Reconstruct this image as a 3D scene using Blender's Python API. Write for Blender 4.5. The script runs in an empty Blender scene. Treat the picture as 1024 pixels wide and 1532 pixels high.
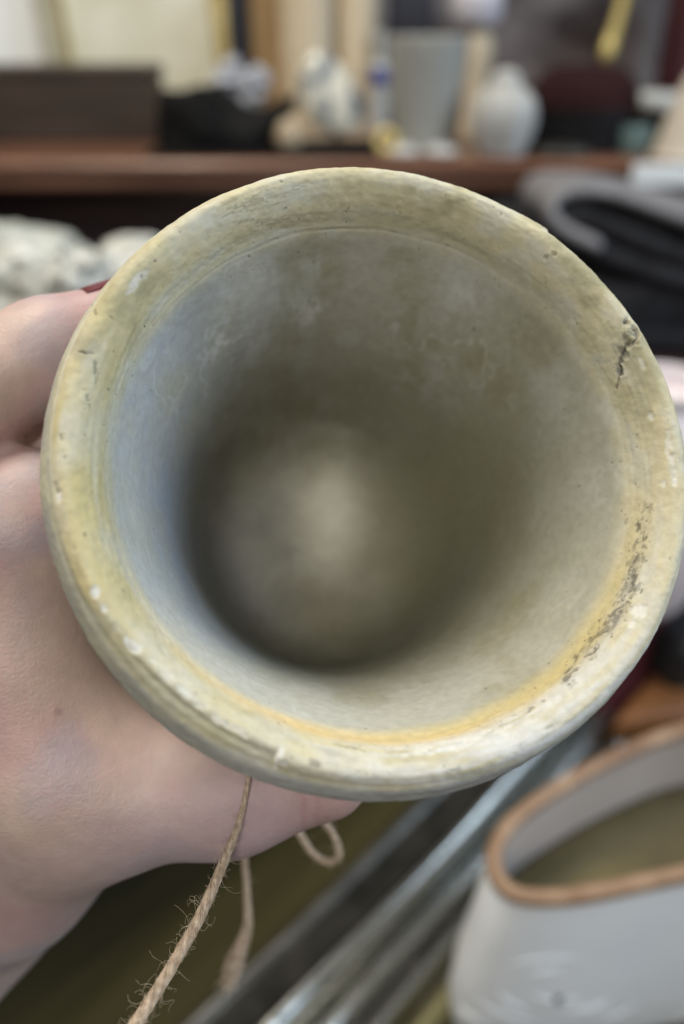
import bpy, bmesh, math, random
import numpy as np
from mathutils import Vector, Matrix
random.seed(7); RNG = np.random.default_rng(7)
SC = bpy.context.scene
COL = SC.collection
R = math.radians

# ------------------------------------------------------------------ camera
W0, H0 = 1024.0, 1532.0
LENS = 30.0
FPX = LENS / 36.0 * H0
PITCH = 30.0
CAM = np.array([0.0, 0.0, 0.42])
_s, _c = math.sin(R(PITCH)), math.cos(R(PITCH))
AX = np.array([1.0, 0, 0]); AU = np.array([0, _s, _c]); AF = np.array([0, _c, -_s])
cd = bpy.data.cameras.new('camera'); cam = bpy.data.objects.new('camera', cd); COL.objects.link(cam)
cam.location = CAM; cam.rotation_euler = (R(90 - PITCH), 0, 0)
cd.sensor_fit = 'VERTICAL'; cd.sensor_height = 36.0; cd.sensor_width = 24.0; cd.lens = LENS
cd.clip_start = 0.005; cd.clip_end = 50
cd.dof.use_dof = True; cd.dof.focus_distance = 0.142; cd.dof.aperture_fstop = 7.0
SC.camera = cam

# ------------------------------------------------------------------ light
w = bpy.data.worlds.new('World'); SC.world = w; w.use_nodes = True
bgn = w.node_tree.nodes['Background']; bgn.inputs[0].default_value = (0.93, 0.97, 1.0, 1); bgn.inputs[1].default_value = 0.18
def area(name, loc, target, size, power, col):
    l = bpy.data.lights.new(name, 'AREA'); l.energy = power; l.color = col; l.shape = 'RECTANGLE'
    l.size, l.size_y = size
    o = bpy.data.objects.new(name, l); COL.objects.link(o); o.location = loc
    o.rotation_euler = (Vector(target) - Vector(loc)).to_track_quat('-Z', 'Y').to_euler()
    return o
area('ceiling_lamp', (-0.40, 0.55, 1.75), (0, 0.3, 0.2), (0.9, 0.5), 25.0, (1.0, 0.93, 0.80))
area('window_light', (1.40, 0.15, 1.10), (0, 0.12, 0.3), (0.8, 0.8), 18.0, (0.66, 0.82, 1.0))
area('room_lamp', (-0.10, -1.30, 1.40), (0, 0.12, 0.36), (0.3, 0.3), 13.0, (1.0, 0.95, 0.88))
SC.view_settings.view_transform = 'Standard'; SC.view_settings.look = 'None'
SC.view_settings.exposure = 0.0; SC.view_settings.gamma = 1.0
SC.cycles.use_denoising = True
SC.cycles.max_bounces = 8; SC.cycles.diffuse_bounces = 5

# ------------------------------------------------------------------ helpers
def c2w(p):                                   # camera-aligned millimetres (right, up, forward) -> world metres
    p = np.asarray(p, float) * 0.001
    return CAM + p[..., 0:1] * AX + p[..., 1:2] * AU + p[..., 2:3] * AF
def at(px, py, d):                            # photograph pixel at a forward distance (m) -> world
    return CAM + d * ((px - W0 / 2) / FPX * AX + (H0 / 2 - py) / FPX * AU + AF)
def onz(px, py, z):                           # photograph pixel on the horizontal plane z
    r = (px - W0 / 2) / FPX * AX + (H0 / 2 - py) / FPX * AU + AF
    return CAM + r * ((z - CAM[2]) / r[2])
def ony(px, py, y):                           # photograph pixel on the vertical plane Y = y
    r = (px - W0 / 2) / FPX * AX + (H0 / 2 - py) / FPX * AU + AF
    return CAM + r * ((y - CAM[1]) / r[1])

def _h(i, j, k, s):
    n = (i * 374761393 + j * 668265263 + k * 2147483647 + s * 1274126177) & 0xffffffff
    n = ((n ^ (n >> 13)) * 1274126177) & 0xffffffff
    return ((n ^ (n >> 16)) & 0xffff) / 65535.0
def noise(p, seed=0):                         # value noise -1..1
    f = np.floor(p).astype(np.int64); t = p - f; t = t * t * t * (t * (t * 6 - 15) + 10)
    out = 0
    for dx in (0, 1):
        wx = t[..., 0] if dx else 1 - t[..., 0]
        for dy in (0, 1):
            wy = t[..., 1] if dy else 1 - t[..., 1]
            for dz in (0, 1):
                wz = t[..., 2] if dz else 1 - t[..., 2]
                out = out + wx * wy * wz * _h(f[..., 0] + dx, f[..., 1] + dy, f[..., 2] + dz, seed)
    return out * 2 - 1
def fbm(p, o=4, seed=0):
    a, s, v = 1.0, 0.0, 0.0
    for i in range(o):
        v = v + a * noise(p * 2.0 ** i, seed + i * 17); s += a; a *= 0.5
    return v / s
def sm(x, a, b):
    t = np.clip((x - a) / (b - a), 0, 1); return t * t * (3 - 2 * t)

def mesh(name, v, f, smooth=True):
    me = bpy.data.meshes.new(name); me.from_pydata(np.asarray(v).tolist(), [], [list(map(int, q)) for q in f]); me.update()
    if smooth: me.polygons.foreach_set('use_smooth', [True] * len(me.polygons))
    return me
def obj(name, v, f, m, parent=None, smooth=True):
    v = np.asarray(v, float)
    if parent is None:
        L = np.array([(v[:, 0].min() + v[:, 0].max()) / 2, (v[:, 1].min() + v[:, 1].max()) / 2, v[:, 2].min()])
    else:
        L = np.zeros(3); q = parent
        while q: L = L + np.array(q.location); q = q.parent
    o = bpy.data.objects.new(name, mesh(name, v - L, f, smooth)); COL.objects.link(o)
    if parent is None: o.location = L
    else: o.parent = parent
    if m: o.data.materials.append(m)
    return o
def empty(name, loc):
    o = bpy.data.objects.new(name, None); COL.objects.link(o); o.location = loc; o.empty_display_size = 0.02; return o
def tag(o, label=None, cat=None, group=None, kind=None):
    for k, x in (('label', label), ('category', cat), ('group', group), ('kind', kind)):
        if x: o[k] = x
    return o
def bevel(o, w, seg=3):
    b = o.modifiers.new('bevel', 'BEVEL'); b.width = w; b.segments = seg; b.limit_method = 'ANGLE'; return o

BF = [(0, 3, 2, 1), (4, 5, 6, 7), (0, 1, 5, 4), (1, 2, 6, 5), (2, 3, 7, 6), (3, 0, 4, 7)]
def box(c, size, rot=None):
    x, y, z = np.array(size) / 2
    v = np.array([(-x, -y, -z), (x, -y, -z), (x, y, -z), (-x, y, -z), (-x, -y, z), (x, -y, z), (x, y, z), (-x, y, z)])
    if rot is not None: v = v @ np.array(Matrix.Rotation(rot[0], 3, rot[1])).T
    return v + np.array(c), list(BF)
def lathe(prof, n=48, c=(0, 0, 0), mod=None, axis=None):
    prof = np.array(prof, float); m = len(prof); th = np.arange(n) / n * 2 * math.pi
    rr = np.repeat(prof[:, 0:1], n, 1); zz = np.repeat(prof[:, 1:2], n, 1)
    if mod is not None: rr = rr * mod(th[None, :], zz)
    v = np.stack([rr * np.cos(th), rr * np.sin(th), zz], -1).reshape(-1, 3)
    if axis is not None:
        v = v @ np.array(Vector((0, 0, 1)).rotation_difference(Vector(axis)).to_matrix()).T
    v = v + np.array(c)
    f = [(i * n + j, i * n + (j + 1) % n, (i + 1) * n + (j + 1) % n, (i + 1) * n + j) for i in range(m - 1) for j in range(n)]
    return v, f
def spline(pts, n):
    p = np.array(pts, float); p = np.vstack([2 * p[0] - p[1], p, 2 * p[-1] - p[-2]]); k = len(p) - 3
    out = []
    for t in np.linspace(0, k - 1e-9, n):
        i = int(t); u = t - i; a, b, c, d = p[i:i + 4]
        out.append(0.5 * (2 * b + (c - a) * u + (2 * a - 5 * b + 4 * c - d) * u * u + (3 * b - a - 3 * c + d) * u ** 3))
    return np.array(out)
def tube(path, rad, n=10, cap=True):
    P = np.array(path, float); m = len(P); rad = np.broadcast_to(np.asarray(rad, float), (m,))
    T = np.gradient(P, axis=0); T /= np.linalg.norm(T, axis=1)[:, None] + 1e-12
    up = np.array([0, 0, 1.0]) if abs(T[0, 2]) < 0.9 else np.array([1.0, 0, 0])
    N = np.cross(T[0], up); N /= np.linalg.norm(N); v = []
    for i in range(m):
        N = N - T[i] * N.dot(T[i]); N /= np.linalg.norm(N) + 1e-12; B = np.cross(T[i], N)
        for j in range(n):
            a = 2 * math.pi * j / n; v.append(P[i] + rad[i] * (math.cos(a) * N + math.sin(a) * B))
    f = [(i * n + j, i * n + (j + 1) % n, (i + 1) * n + (j + 1) % n, (i + 1) * n + j) for i in range(m - 1) for j in range(n)]
    if cap: f += [tuple(range(n))[::-1], tuple(range((m - 1) * n, m * n))]
    return np.array(v), f
def merge(parts):
    V, F, n = [], [], 0
    for v, f in parts:
        V.append(np.asarray(v)); F += [tuple(i + n for i in q) for q in f]; n += len(v)
    return np.vstack(V), F
def nets(fn, lo, hi, h):                      # surface nets: closed smooth surface of a distance field
    lo = np.array(lo, float); hi = np.array(hi, float); n = np.ceil((hi - lo) / h).astype(int) + 1
    gx, gy, gz = [lo[i] + h * np.arange(n[i]) for i in range(3)]
    val = np.empty(n)
    for i in range(n[0]):
        Y, Z = np.meshgrid(gy, gz, indexing='ij'); val[i] = fn(np.stack([np.full_like(Y, gx[i]), Y, Z], -1))
    ins = val < 0
    cs = [(a, b, c) for a in (0, 1) for b in (0, 1) for c in (0, 1)]
    sl = lambda o: tuple(slice(o[k], n[k] - 1 + o[k]) for k in range(3))
    cnt = sum(ins[sl(o)].astype(int) for o in cs); act = (cnt > 0) & (cnt < 8)
    idx = np.argwhere(act); cid = np.full(act.shape, -1); cid[act] = np.arange(len(idx))
    S = np.zeros((len(idx), 3)); C = np.zeros(len(idx))
    for a in cs:
        for b in cs:
            if a < b and sum(abs(np.array(a) - np.array(b))) == 1:
                ia, ib = idx + a, idx + b; va, vb = val[tuple(ia.T)], val[tuple(ib.T)]
                x = (va < 0) != (vb < 0); t = np.where(x, va / np.where(x, va - vb, 1), 0)
                S += x[:, None] * (ia + t[:, None] * (ib - ia)); C += x
    V = lo + h * S / C[:, None]; F = []
    for k in range(3):
        e1, e2 = [(1, 2), (2, 0), (0, 1)][k]; o = [0, 0, 0]; o[k] = 1
        a = ins[tuple(slice(0, n[q] - (1 if q == k else 0)) for q in range(3))]
        b = ins[tuple(slice(o[q], n[q]) for q in range(3))]
        E = np.argwhere(a != b); E = E[(E[:, e1] > 0) & (E[:, e2] > 0) & (E[:, e1] < n[e1] - 1) & (E[:, e2] < n[e2] - 1)]
        d1 = np.zeros(3, int); d1[e1] = 1; d2 = np.zeros(3, int); d2[e2] = 1
        q = np.stack([cid[tuple((E - d1 - d2).T)], cid[tuple((E - d2).T)], cid[tuple(E.T)], cid[tuple((E - d1).T)]], -1)
        fl = ~a[tuple(E.T)]; q[fl] = q[fl][:, ::-1]; F.append(q)
    return V, np.vstack(F)
def smin(a, b, k):
    h = np.clip(0.5 + 0.5 * (b - a) / k, 0, 1); return b * (1 - h) + a * h - k * h * (1 - h)
def cap(p, a, b, ra, rb):
    a = np.array(a, float); b = np.array(b, float); d = b - a
    t = np.clip(((p - a) @ d) / (d @ d), 0, 1)
    return np.linalg.norm(p - a - t[..., None] * d, axis=-1) - (ra + (rb - ra) * t)

# ------------------------------------------------------------------ materials
def mat(name, c1, c2=None, scale=20, rough=0.6, metal=0.0, bump=0.0, bscale=None, stretch=None, detail=5, spec=0.5, sss=None, trans=0.0):
    m = bpy.data.materials.new(name); m.use_nodes = True; nt = m.node_tree; b = nt.nodes['Principled BSDF']
    b.inputs['Roughness'].default_value = rough; b.inputs['Metallic'].default_value = metal
    b.inputs['Specular IOR Level'].default_value = spec; b.inputs['Base Color'].default_value = (*c1, 1)
    if trans: b.inputs['Transmission Weight'].default_value = trans
    if sss:
        b.inputs['Subsurface Weight'].default_value = sss[0]; b.inputs['Subsurface Radius'].default_value = sss[1]
        b.inputs['Subsurface Scale'].default_value = sss[2]
    tc = nt.nodes.new('ShaderNodeTexCoord'); mp = nt.nodes.new('ShaderNodeMapping'); nt.links.new(tc.outputs['Object'], mp.inputs[0])
    if stretch: mp.inputs['Scale'].default_value = stretch[:3]
    if stretch and len(stretch) > 3: mp.vector_type = 'TEXTURE'; mp.inputs['Rotation'].default_value = (0, 0, stretch[3])
    if c2 is not None:
        n = nt.nodes.new('ShaderNodeTexNoise'); n.inputs['Scale'].default_value = scale; n.inputs['Detail'].default_value = detail
        r = nt.nodes.new('ShaderNodeValToRGB'); r.color_ramp.elements[0].color = (*c1, 1); r.color_ramp.elements[1].color = (*c2, 1)
        r.color_ramp.elements[0].position = 0.35; r.color_ramp.elements[1].position = 0.68
        nt.links.new(mp.outputs[0], n.inputs['Vector']); nt.links.new(n.outputs['Fac'], r.inputs[0]); nt.links.new(r.outputs[0], b.inputs['Base Color'])
    if bump:
        n = nt.nodes.new('ShaderNodeTexNoise'); n.inputs['Scale'].default_value = bscale or scale * 3; n.inputs['Detail'].default_value = 6
        bp = nt.nodes.new('ShaderNodeBump'); bp.inputs['Strength'].default_value = 1.0; bp.inputs['Distance'].default_value = bump
        nt.links.new(mp.outputs[0], n.inputs['Vector']); nt.links.new(n.outputs['Fac'], bp.inputs['Height']); nt.links.new(bp.outputs[0], b.inputs['Normal'])
    return m
def attr_mat(name, rough, bumps, spec=0.4, sss=None, tint=0.0, tscale=400):
    m = mat(name, (0.5, 0.5, 0.5), rough=rough, spec=spec, sss=sss); nt = m.node_tree; b = nt.nodes['Principled BSDF']
    a = nt.nodes.new('ShaderNodeAttribute'); a.attribute_name = 'paint'
    tc = nt.nodes.new('ShaderNodeTexCoord'); out = a.outputs['Color']
    if tint:
        n = nt.nodes.new('ShaderNodeTexNoise'); n.inputs['Scale'].default_value = tscale; n.inputs['Detail'].default_value = 6
        mr = nt.nodes.new('ShaderNodeMapRange'); mr.inputs[1].default_value = 0.3; mr.inputs[2].default_value = 0.7
        mr.inputs[3].default_value = 1 - tint; mr.inputs[4].default_value = 1 + tint
        mx = nt.nodes.new('ShaderNodeVectorMath'); mx.operation = 'SCALE'
        nt.links.new(tc.outputs['Object'], n.inputs['Vector']); nt.links.new(n.outputs['Fac'], mr.inputs[0])
        nt.links.new(out, mx.inputs[0]); nt.links.new(mr.outputs[0], mx.inputs['Scale']); out = mx.outputs[0]
    nt.links.new(out, b.inputs['Base Color'])
    prev = None
    for sc, dist in bumps:
        n = nt.nodes.new('ShaderNodeTexNoise'); n.inputs['Scale'].default_value = sc; n.inputs['Detail'].default_value = 5
        bp = nt.nodes.new('ShaderNodeBump'); bp.inputs['Strength'].default_value = 1; bp.inputs['Distance'].default_value = dist
        nt.links.new(tc.outputs['Object'], n.inputs['Vector']); nt.links.new(n.outputs['Fac'], bp.inputs['Height'])
        if prev: nt.links.new(prev.outputs[0], bp.inputs['Normal'])
        prev = bp
    if prev: nt.links.new(prev.outputs[0], b.inputs['Normal'])
    return m
def paint(o, rgb):
    a = o.data.color_attributes.new('paint', 'FLOAT_COLOR', 'POINT')
    a.data.foreach_set('color', np.concatenate([rgb, np.ones((len(rgb), 1))], 1).astype(np.float32).ravel())

# ------------------------------------------------------------------ setting: table, ledge, cabinet, shelf, wall
SHZ = 0.293; SHY = 0.95
M_table = mat('table_cloth', (0.005, 0.0048, 0.0022), (0.042, 0.037, 0.014), 14, 0.7, spec=0.08, stretch=(9, 1, 1, R(48)), bump=0.0006, bscale=40)
M_dark = mat('cabinet_wood', (0.012, 0.007, 0.007), (0.030, 0.017, 0.017), 6, 0.42, spec=0.3, stretch=(1, 6, 6))
M_shelf = mat('shelf_wood', (0.115, 0.050, 0.030), (0.22, 0.108, 0.066), 7, 0.26, stretch=(1, 14, 14), bump=0.0004)
v, f = box((0.05, 0.23, -0.02), (3.2, 2.0, 0.04)); tag(obj('table', v, f, M_table), kind='structure')
v, f = box((0.05, 0.76, 0.086), (3.2, 0.48, 0.168)); tag(bevel(obj('ledge', v, f, M_dark), 0.006), kind='structure')
v, f = box((0.05, 1.19, 0.131), (3.2, 0.38, 0.258)); tag(obj('cabinet', v, f, M_dark), kind='structure')
# moulded shelf board: nosing profile extruded along x
pr = [(1.42, 0), (0.957, 0), (0.951, -0.0015), (0.948, -0.006), (0.949, -0.0105), (0.956, -0.0125), (0.956, -0.0145), (0.953, -0.016), (0.952, -0.026), (0.955, -0.030), (0.966, -0.0325), (1.42, -0.0325)]
n = len(pr); v = [(x, y, SHZ + z) for x in (-1.5, 1.6) for y, z in pr]
f = [(i, (i + 1) % n, n + (i + 1) % n, n + i) for i in range(n)] + [tuple(range(n))[::-1], tuple(range(n, 2 * n))]
tag(bevel(obj('shelf', v, f, M_shelf, smooth=False), 0.0012), kind='structure')
M_wall = mat('mottled_wall', (0.085, 0.070, 0.070), (0.42, 0.40, 0.39), 11, 0.85, bump=0.004, bscale=18)
v, f = box((0.05, 1.45, 0.70), (3.2, 0.06, 1.4)); tag(obj('wall', v, f, M_wall), kind='structure')

# ------------------------------------------------------------------ the pot
C0 = np.array([8.3, 10.35, 134.0]); AXD = np.array([-0.205, -0.255, 1.0]); AXD /= np.linalg.norm(AXD)
E1 = np.array([1.0, 0, 0]) - AXD * AXD[0]; E1 /= np.linalg.norm(E1); E2 = np.cross(AXD, E1)
if E2[1] < 0: E2 = -E2
def rimpolar(px, py, h=2.0):                   # photograph pixel -> (angle, radius mm) on the rim's plane
    r = np.array([(px - W0 / 2) / FPX, (H0 / 2 - py) / FPX, 1.0]); O = C0 + AXD * h
    q = r * (O @ AXD) / (r @ AXD) - O
    return math.atan2(q @ E2, q @ E1), math.hypot(q @ E1, q @ E2)
PROF = [(0.0, 84.5), (6, 84.7), (12, 85.8), (18, 85.6), (23, 82), (26.4, 76), (28.6, 69), (30.4, 60), (32, 51.5), (33.8, 42), (36.6, 30), (39.6, 20), (41.8, 14),
        (43.0, 10.9), (43.7, 8.9), (44.3, 7.2), (45.0, 5.2), (46.0, 3.2), (47.2, 1.6), (48.5, 0.7), (49.8, 0.45), (50.9, 0.9), (51.7, 1.8), (52.2, 2.9), (52.6, 4.0), (52.95, 5.2), (53.3, 7), (52.8, 10),
        (50.5, 14), (47.5, 19), (45.5, 26), (43, 38), (41, 50), (40, 62), (39, 74), (37, 84), (34, 91), (31, 94), (27, 93.4), (0, 93.0)]
def ext_r(h):
    e = np.array(PROF[26:-3]); return np.interp(h, e[:, 1], e[:, 0])
dense = spline(PROF, 6000); seg = np.linalg.norm(np.diff(dense, axis=0), axis=1); S = np.concatenate([[0], np.cumsum(seg)])
s_crease = S[np.argmin(np.hypot(dense[:, 0] - 43.7, dense[:, 1] - 8.9))]
s_grv = S[np.argmin(np.hypot(dense[:, 0] - 51.7, dense[:, 1] - 1.8))]
s_out = S[np.argmin(np.hypot(dense[:, 0] - 52.8, dense[:, 1] - 10))]
dens = np.where((S > s_crease - 10) & (S < s_out + 2), 4.2, np.where((S > s_crease - 45) & (S <= s_crease), 1.6, 0.45))
cum = np.concatenate([[0], np.cumsum(seg * dens[1:])]); NP = 230; NT = 1900
sv = np.interp(np.linspace(0, cum[-1], NP), cum, S)
pr_ = np.stack([np.interp(sv, S, dense[:, 0]), np.interp(sv, S, dense[:, 1])], 1)
tg = np.gradient(pr_, axis=0); tg /= np.linalg.norm(tg, axis=1)[:, None]; nr = np.stack([-tg[:, 1], tg[:, 0]], 1)
nr *= -1                                      # points out of the clay
mid = np.argmin(abs(sv - (s_crease + 7)))
if nr[mid, 1] > 0: nr *= -1
TH = np.linspace(-math.pi, math.pi, NT, endpoint=False)
th = np.repeat(TH[None, :], NP, 0); ss = np.repeat(sv[:, None], NT, 1)
rr0 = np.repeat(pr_[:, 0:1], NT, 1); hh0 = np.repeat(pr_[:, 1:2], NT, 1)
rim = sm(ss, s_crease - 1, s_crease + 2) * (1 - sm(ss, s_out, s_out + 8))
inner = 1 - sm(ss, s_crease - 1, s_crease + 1)
ct, st = np.cos(th), np.sin(th)
cy = np.stack([rr0 * ct, rr0 * st, hh0], -1)   # local mm
cz = np.stack([30 * ct, 30 * st, ss], -1)      # wraps seamlessly round the rim
def adiff(a): return (th - a + math.pi) % (2 * math.pi) - math.pi
D = 0.55 * noise(cz / 26.0, 3) * (0.35 + 0.65 * rim) + 0.22 * fbm(cz / 7.0, 3, 5) * (0.5 + 0.5 * rim)
D += rim * (0.10 * fbm(cz / 1.8, 3, 9) + 0.05 * noise(cz / 0.55, 11))
D += inner * 0.05 * fbm(cy / 2.5, 3, 21)
# brush streaks laid round the rim while the clay was soft
stk = np.stack([30 * ct / 9.0, 30 * st / 9.0, ss / 0.5], -1)
D += rim * 0.05 * noise(stk, 31)
# outer band under the ridge gets broader towards the bottom of the rim
band = sm(ss, s_grv - 0.4, s_grv + 1.6) * (1 - sm(ss, s_out, s_out + 6))
D += band * (0.6 * np.exp(-(adiff(R(-110)) / 0.75) ** 2) - 0.7 * np.exp(-(adiff(R(40)) / 1.0) ** 2))
groove = np.exp(-((ss - s_grv + 0.2) / 0.55) ** 2)
gl = np.exp(-(adiff(R(-150)) / 0.85) ** 2)
D -= groove * (0.02 + 0.16 * gl)
# inner lip crease
D -= 0.15 * np.exp(-((ss - s_crease - 0.25 * noise(cz / 5.0, 77)) / 0.28) ** 2) * np.exp(-(adiff(R(100)) / 0.7) ** 2)
# chip step in the outline at the upper right
a0, _ = rimpolar(821, 348); a0 += 0.06 * 0
D += sm(ss, s_grv - 1.5, s_grv + 0.5) * (1 - sm(ss, s_out, s_out + 6)) * 0.55 * sm(adiff(a0), -0.004, 0.012) * np.exp(-np.clip(adiff(a0), 0, 9) / 0.3)
# pressed hollow with a chipped end at the lower left
a1, _ = rimpolar(415, 1135); a2, _ = rimpolar(170, 985)
ang = adiff(a1)
hol = sm(-ang, 0.0, 0.012) * (1 - sm(-ang, 0.35, 0.75)) * np.exp(-((ss - (s_grv - 1.9)) / 1.3) ** 2)
D -= 0.75 * hol

# where a photographed mark sits on the clay: nearest camera-facing point of the undisplaced pot
_m = (sv > s_crease - 30) & (sv < s_out); _rows = np.where(_m)[0]
_P = C0 + pr_[_m, 0][:, None, None] * (np.cos(TH)[None, :, None] * E1 + np.sin(TH)[None, :, None] * E2) + pr_[_m, 1][:, None, None] * AXD
_N = nr[_m, 0][:, None, None] * (np.cos(TH)[None, :, None] * E1 + np.sin(TH)[None, :, None] * E2) + nr[_m, 1][:, None, None] * AXD
_face = (_N * _P).sum(-1) < 0
_X = np.where(_face, W0 / 2 + FPX * _P[..., 0] / _P[..., 2], 1e6); _Y = H0 / 2 - FPX * _P[..., 1] / _P[..., 2]
def locate(px, py):
    k = np.argmin((_X - px) ** 2 + (_Y - py) ** 2); i, j = divmod(k, NT); return TH[j], sv[_rows[i]]
def spot(px, py, w, hgt, ns=0.5, sharp=0.25, seed=0, rot=0.0):
    """soft-edged ragged patch on the rim, w = size along the rim, hgt = size across (mm)"""
    a, s0 = locate(px, py); da = adiff(a) * 50
    dx, dy = da, ss - s0
    if rot: dx, dy = dx * math.cos(rot) + dy * math.sin(rot), -dx * math.sin(rot) + dy * math.cos(rot)
    near = (abs(dx) < w * 2.5 + 2) & (abs(dy) < hgt * 2.5 + 2)
    q = np.zeros_like(D)
    d = np.hypot(dx[near] / w, dy[near] / hgt) + ns * fbm(cz[near] / 1.1 + seed * 3.1, 3, 100 + seed)
    q[near] = 1 - sm(d, 1 - sharp, 1 + sharp); return q
def line(pts, wdt, seed=0, jit=0.5, brk=0.0):
    q = np.zeros_like(D); P = []
    for px, py in pts:
        a, s0 = locate(px, py); P.append((a * 50, s0))
    ref = P[0][0] / 50; X = adiff(ref) * 50
    P = [(((x / 50 - ref + math.pi) % (2 * math.pi) - math.pi) * 50, y) for x, y in P]
    xs = [p[0] for p in P]; ys = [p[1] for p in P]
    near = (X > min(xs) - 3) & (X < max(xs) + 3) & (ss > min(ys) - 3) & (ss < max(ys) + 3)
    if not near.any(): return q
    x = X[near] + jit * fbm(cz[near] / 1.3 + seed, 3, 200 + seed); y = ss[near] + jit * fbm(cz[near] / 1.3 + seed + 9, 3, 230 + seed)
    best = np.full(x.shape, 9e9)
    for (xa, ya), (xb, yb) in zip(P[:-1], P[1:]):
        dx, dy = xb - xa, yb - ya; t = np.clip(((x - xa) * dx + (y - ya) * dy) / (dx * dx + dy * dy + 1e-9), 0, 1)
        best = np.minimum(best, np.hypot(x - xa - t * dx, y - ya - t * dy))
    v = 1 - sm(best, wdt * 0.5, wdt * 1.3)
    if brk: v = v * sm(noise(cz[near] / 0.9 + seed, 260 + seed), brk - 0.5, brk + 0.1)
    q[near] = v; return q

dark = np.zeros_like(D); white = np.zeros_like(D); grey = np.zeros_like(D)
# fractured pit on the right
for i, (x, y, a, b) in enumerate([(935, 484, 1.0, 0.7), (946, 500, 1.4, 1.0), (939, 512, 1.3, 0.7), (931, 530, 1.5, 0.6), (926, 556, 1.0, 0.5), (829, 380, 0.7, 0.5), (817, 386, 0.4, 0.4)]):
    p = spot(x, y, a, b, 0.9, 0.3, i); grey = np.maximum(grey, p * sm(noise(cz / 0.7, 91), -0.7, 0.5)); D -= 0.45 * p; D += 0.12 * np.clip(spot(x, y, a * 1.6, b * 1.7, 0.9, 0.3, i) - p, 0, 1)
cr = line([(933, 482), (938, 497), (941, 510), (934, 520), (931, 534), (929, 548), (922, 562), (921, 580)], 0.26, 1, 0.9, -0.1); dark = np.maximum(dark, cr * 0.65); D -= 0.35 * cr
cr2 = line([(940, 492), (952, 492), (955, 504), (945, 513)], 0.14, 3, 0.4); dark = np.maximum(dark, cr2 * 0.7); D -= 0.15 * cr2
# stippled dirt on the right and the smudged hatching below it
st2 = np.maximum.reduce([spot(920, 925, 2.2, 1.1, .6, .4, 43), spot(900, 945, 3, 1.2, .6, .4, 44), spot(880, 968, 3, 1.2, .6, .4, 45), spot(858, 1000, 3.2, 0.9, .6, .4, 46)])
grit2 = sm(noise(np.stack([30 * ct / 0.8, 30 * st / 1.3, ss / 0.8], -1), 58) + 0.5 * noise(cz / 0.5, 59), 0.0, 0.5)
dark = np.maximum(dark, 0.55 * st2 * grit2); D -= 0.1 * st2 * grit2
dark = np.maximum(dark, 0.6 * line([(935, 900), (915, 918), (898, 925), (890, 950), (872, 965), (858, 985), (852, 1020)], 0.28, 5, 1.0, 0.25))
dark = np.maximum(dark, 0.5 * line([(817, 1050), (790, 1068), (760, 1080), (735, 1092)], 0.35, 6, 1.0, 0.3))
dark = np.maximum(dark, 0.5 * line([(490, 1106), (520, 1116), (545, 1120)], 0.25, 7, 0.6, 0.1))
dark = np.maximum(dark, 0.45 * line([(470, 1140), (560, 1160), (660, 1158), (760, 1130), (840, 1085)], 0.22, 8, 1.2, 0.35))
# scratches at the upper left
for i in range(16):
    x = 325 + 115 * random.random(); y = 318 - (x - 325) * 0.26 + random.uniform(-12, 16); L = random.uniform(10, 45); a = random.uniform(0.05, 0.55)
    c_ = line([(x, y), (x + L * math.cos(a), y - L * math.sin(a))], 0.13, 300 + i, 0.25, 0.0); dark = np.maximum(dark, c_ * random.uniform(.15, .45)); D -= 0.05 * c_
for i in range(10):
    x = 330 + 120 * random.random(); y = 345 - (x - 330) * 0.1 + random.uniform(-14, 10); L = random.uniform(30, 70)
    grey = np.maximum(grey, 0.45 * line([(x, y), (x + L, y - L * 0.12)], 0.14, 330 + i, 0.3))
# left cracks
for i, (pts, wd, k) in enumerate([([(118, 528), (128, 528), (140, 530), (142, 545), (138, 560)], 0.16, .8), ([(127, 455), (140, 458), (140, 472)], 0.12, .7), ([(131, 588), (128, 602), (134, 615), (140, 622)], 0.12, .7),
                                  ([(93, 655), (97, 672), (104, 690)], 0.16, .45), ([(88, 720), (92, 735)], 0.2, .5), ([(162, 468), (165, 480)], 0.13, .5), ([(143, 560), (140, 578)], 0.1, .4), ([(120, 815), (117, 822)], 0.25, .6)]):
    c_ = line(pts, wd * 1.15, 20 + i, 0.7, -0.2); dark = np.maximum(dark, c_ * k * 0.75); D -= 0.25 * c_
dark = np.maximum(dark, 0.30 * spot(130, 518, 2.6, 1.5, .5, .6, 60))
# white chips
n_w = fbm(cz / 1.6, 3, 909)
for i, (x, y, a, b, s) in enumerate([(205, 418, 2.6, 0.75, 1), (147, 882, 0.75, 0.7, 1), (160, 905, 0.8, 0.5, 1), (182, 945, 3.2, 0.5, 1), (205, 962, 1.6, 0.9, .9), (1002, 680, 3.2, 0.55, .9), (1008, 700, 2.6, 0.4, 1), (990, 722, 1.0, 0.4, .8), (954, 912, 1.4, 1.3, 1),
                                      (946, 932, 1.0, 0.7, 1), (417, 1135, 0.5, 2.0, 1), (425, 1143, 0.5, .6, .9), (620, 1122, 7.5, 1.2, .8), (690, 1112, 5.5, 1.4, .85), (560, 1128, 4, .8, .7), (740, 1105, 4, 1.1, .6), (800, 1075, 3, 1.2, .6), (835, 1050, 3, 1, .45), (92, 742, 0.8, .35, .9), (300, 1045, 2.5, .5, .7),
                                      (255, 1005, 3, .6, .7), (330, 1075, 3, .5, .7), (360, 1090, 2.5, .5, .6), (280, 1030, 1.2, .6, .8), (820, 347, 1.2, .6, .5), (960, 545, 1.4, .35, .5), (972, 622, .8, .5, .6)]):
    p = spot(x, y, a, b, 0.8 if a < 2 else 1.1, 0.3, 400 + i); p = p * (1 if a < 2 else sm(n_w, -0.35, 0.15)); white = np.maximum(white, (s if a < 2.4 else s * 0.75) * p); D -= 0.14 * p
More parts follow.
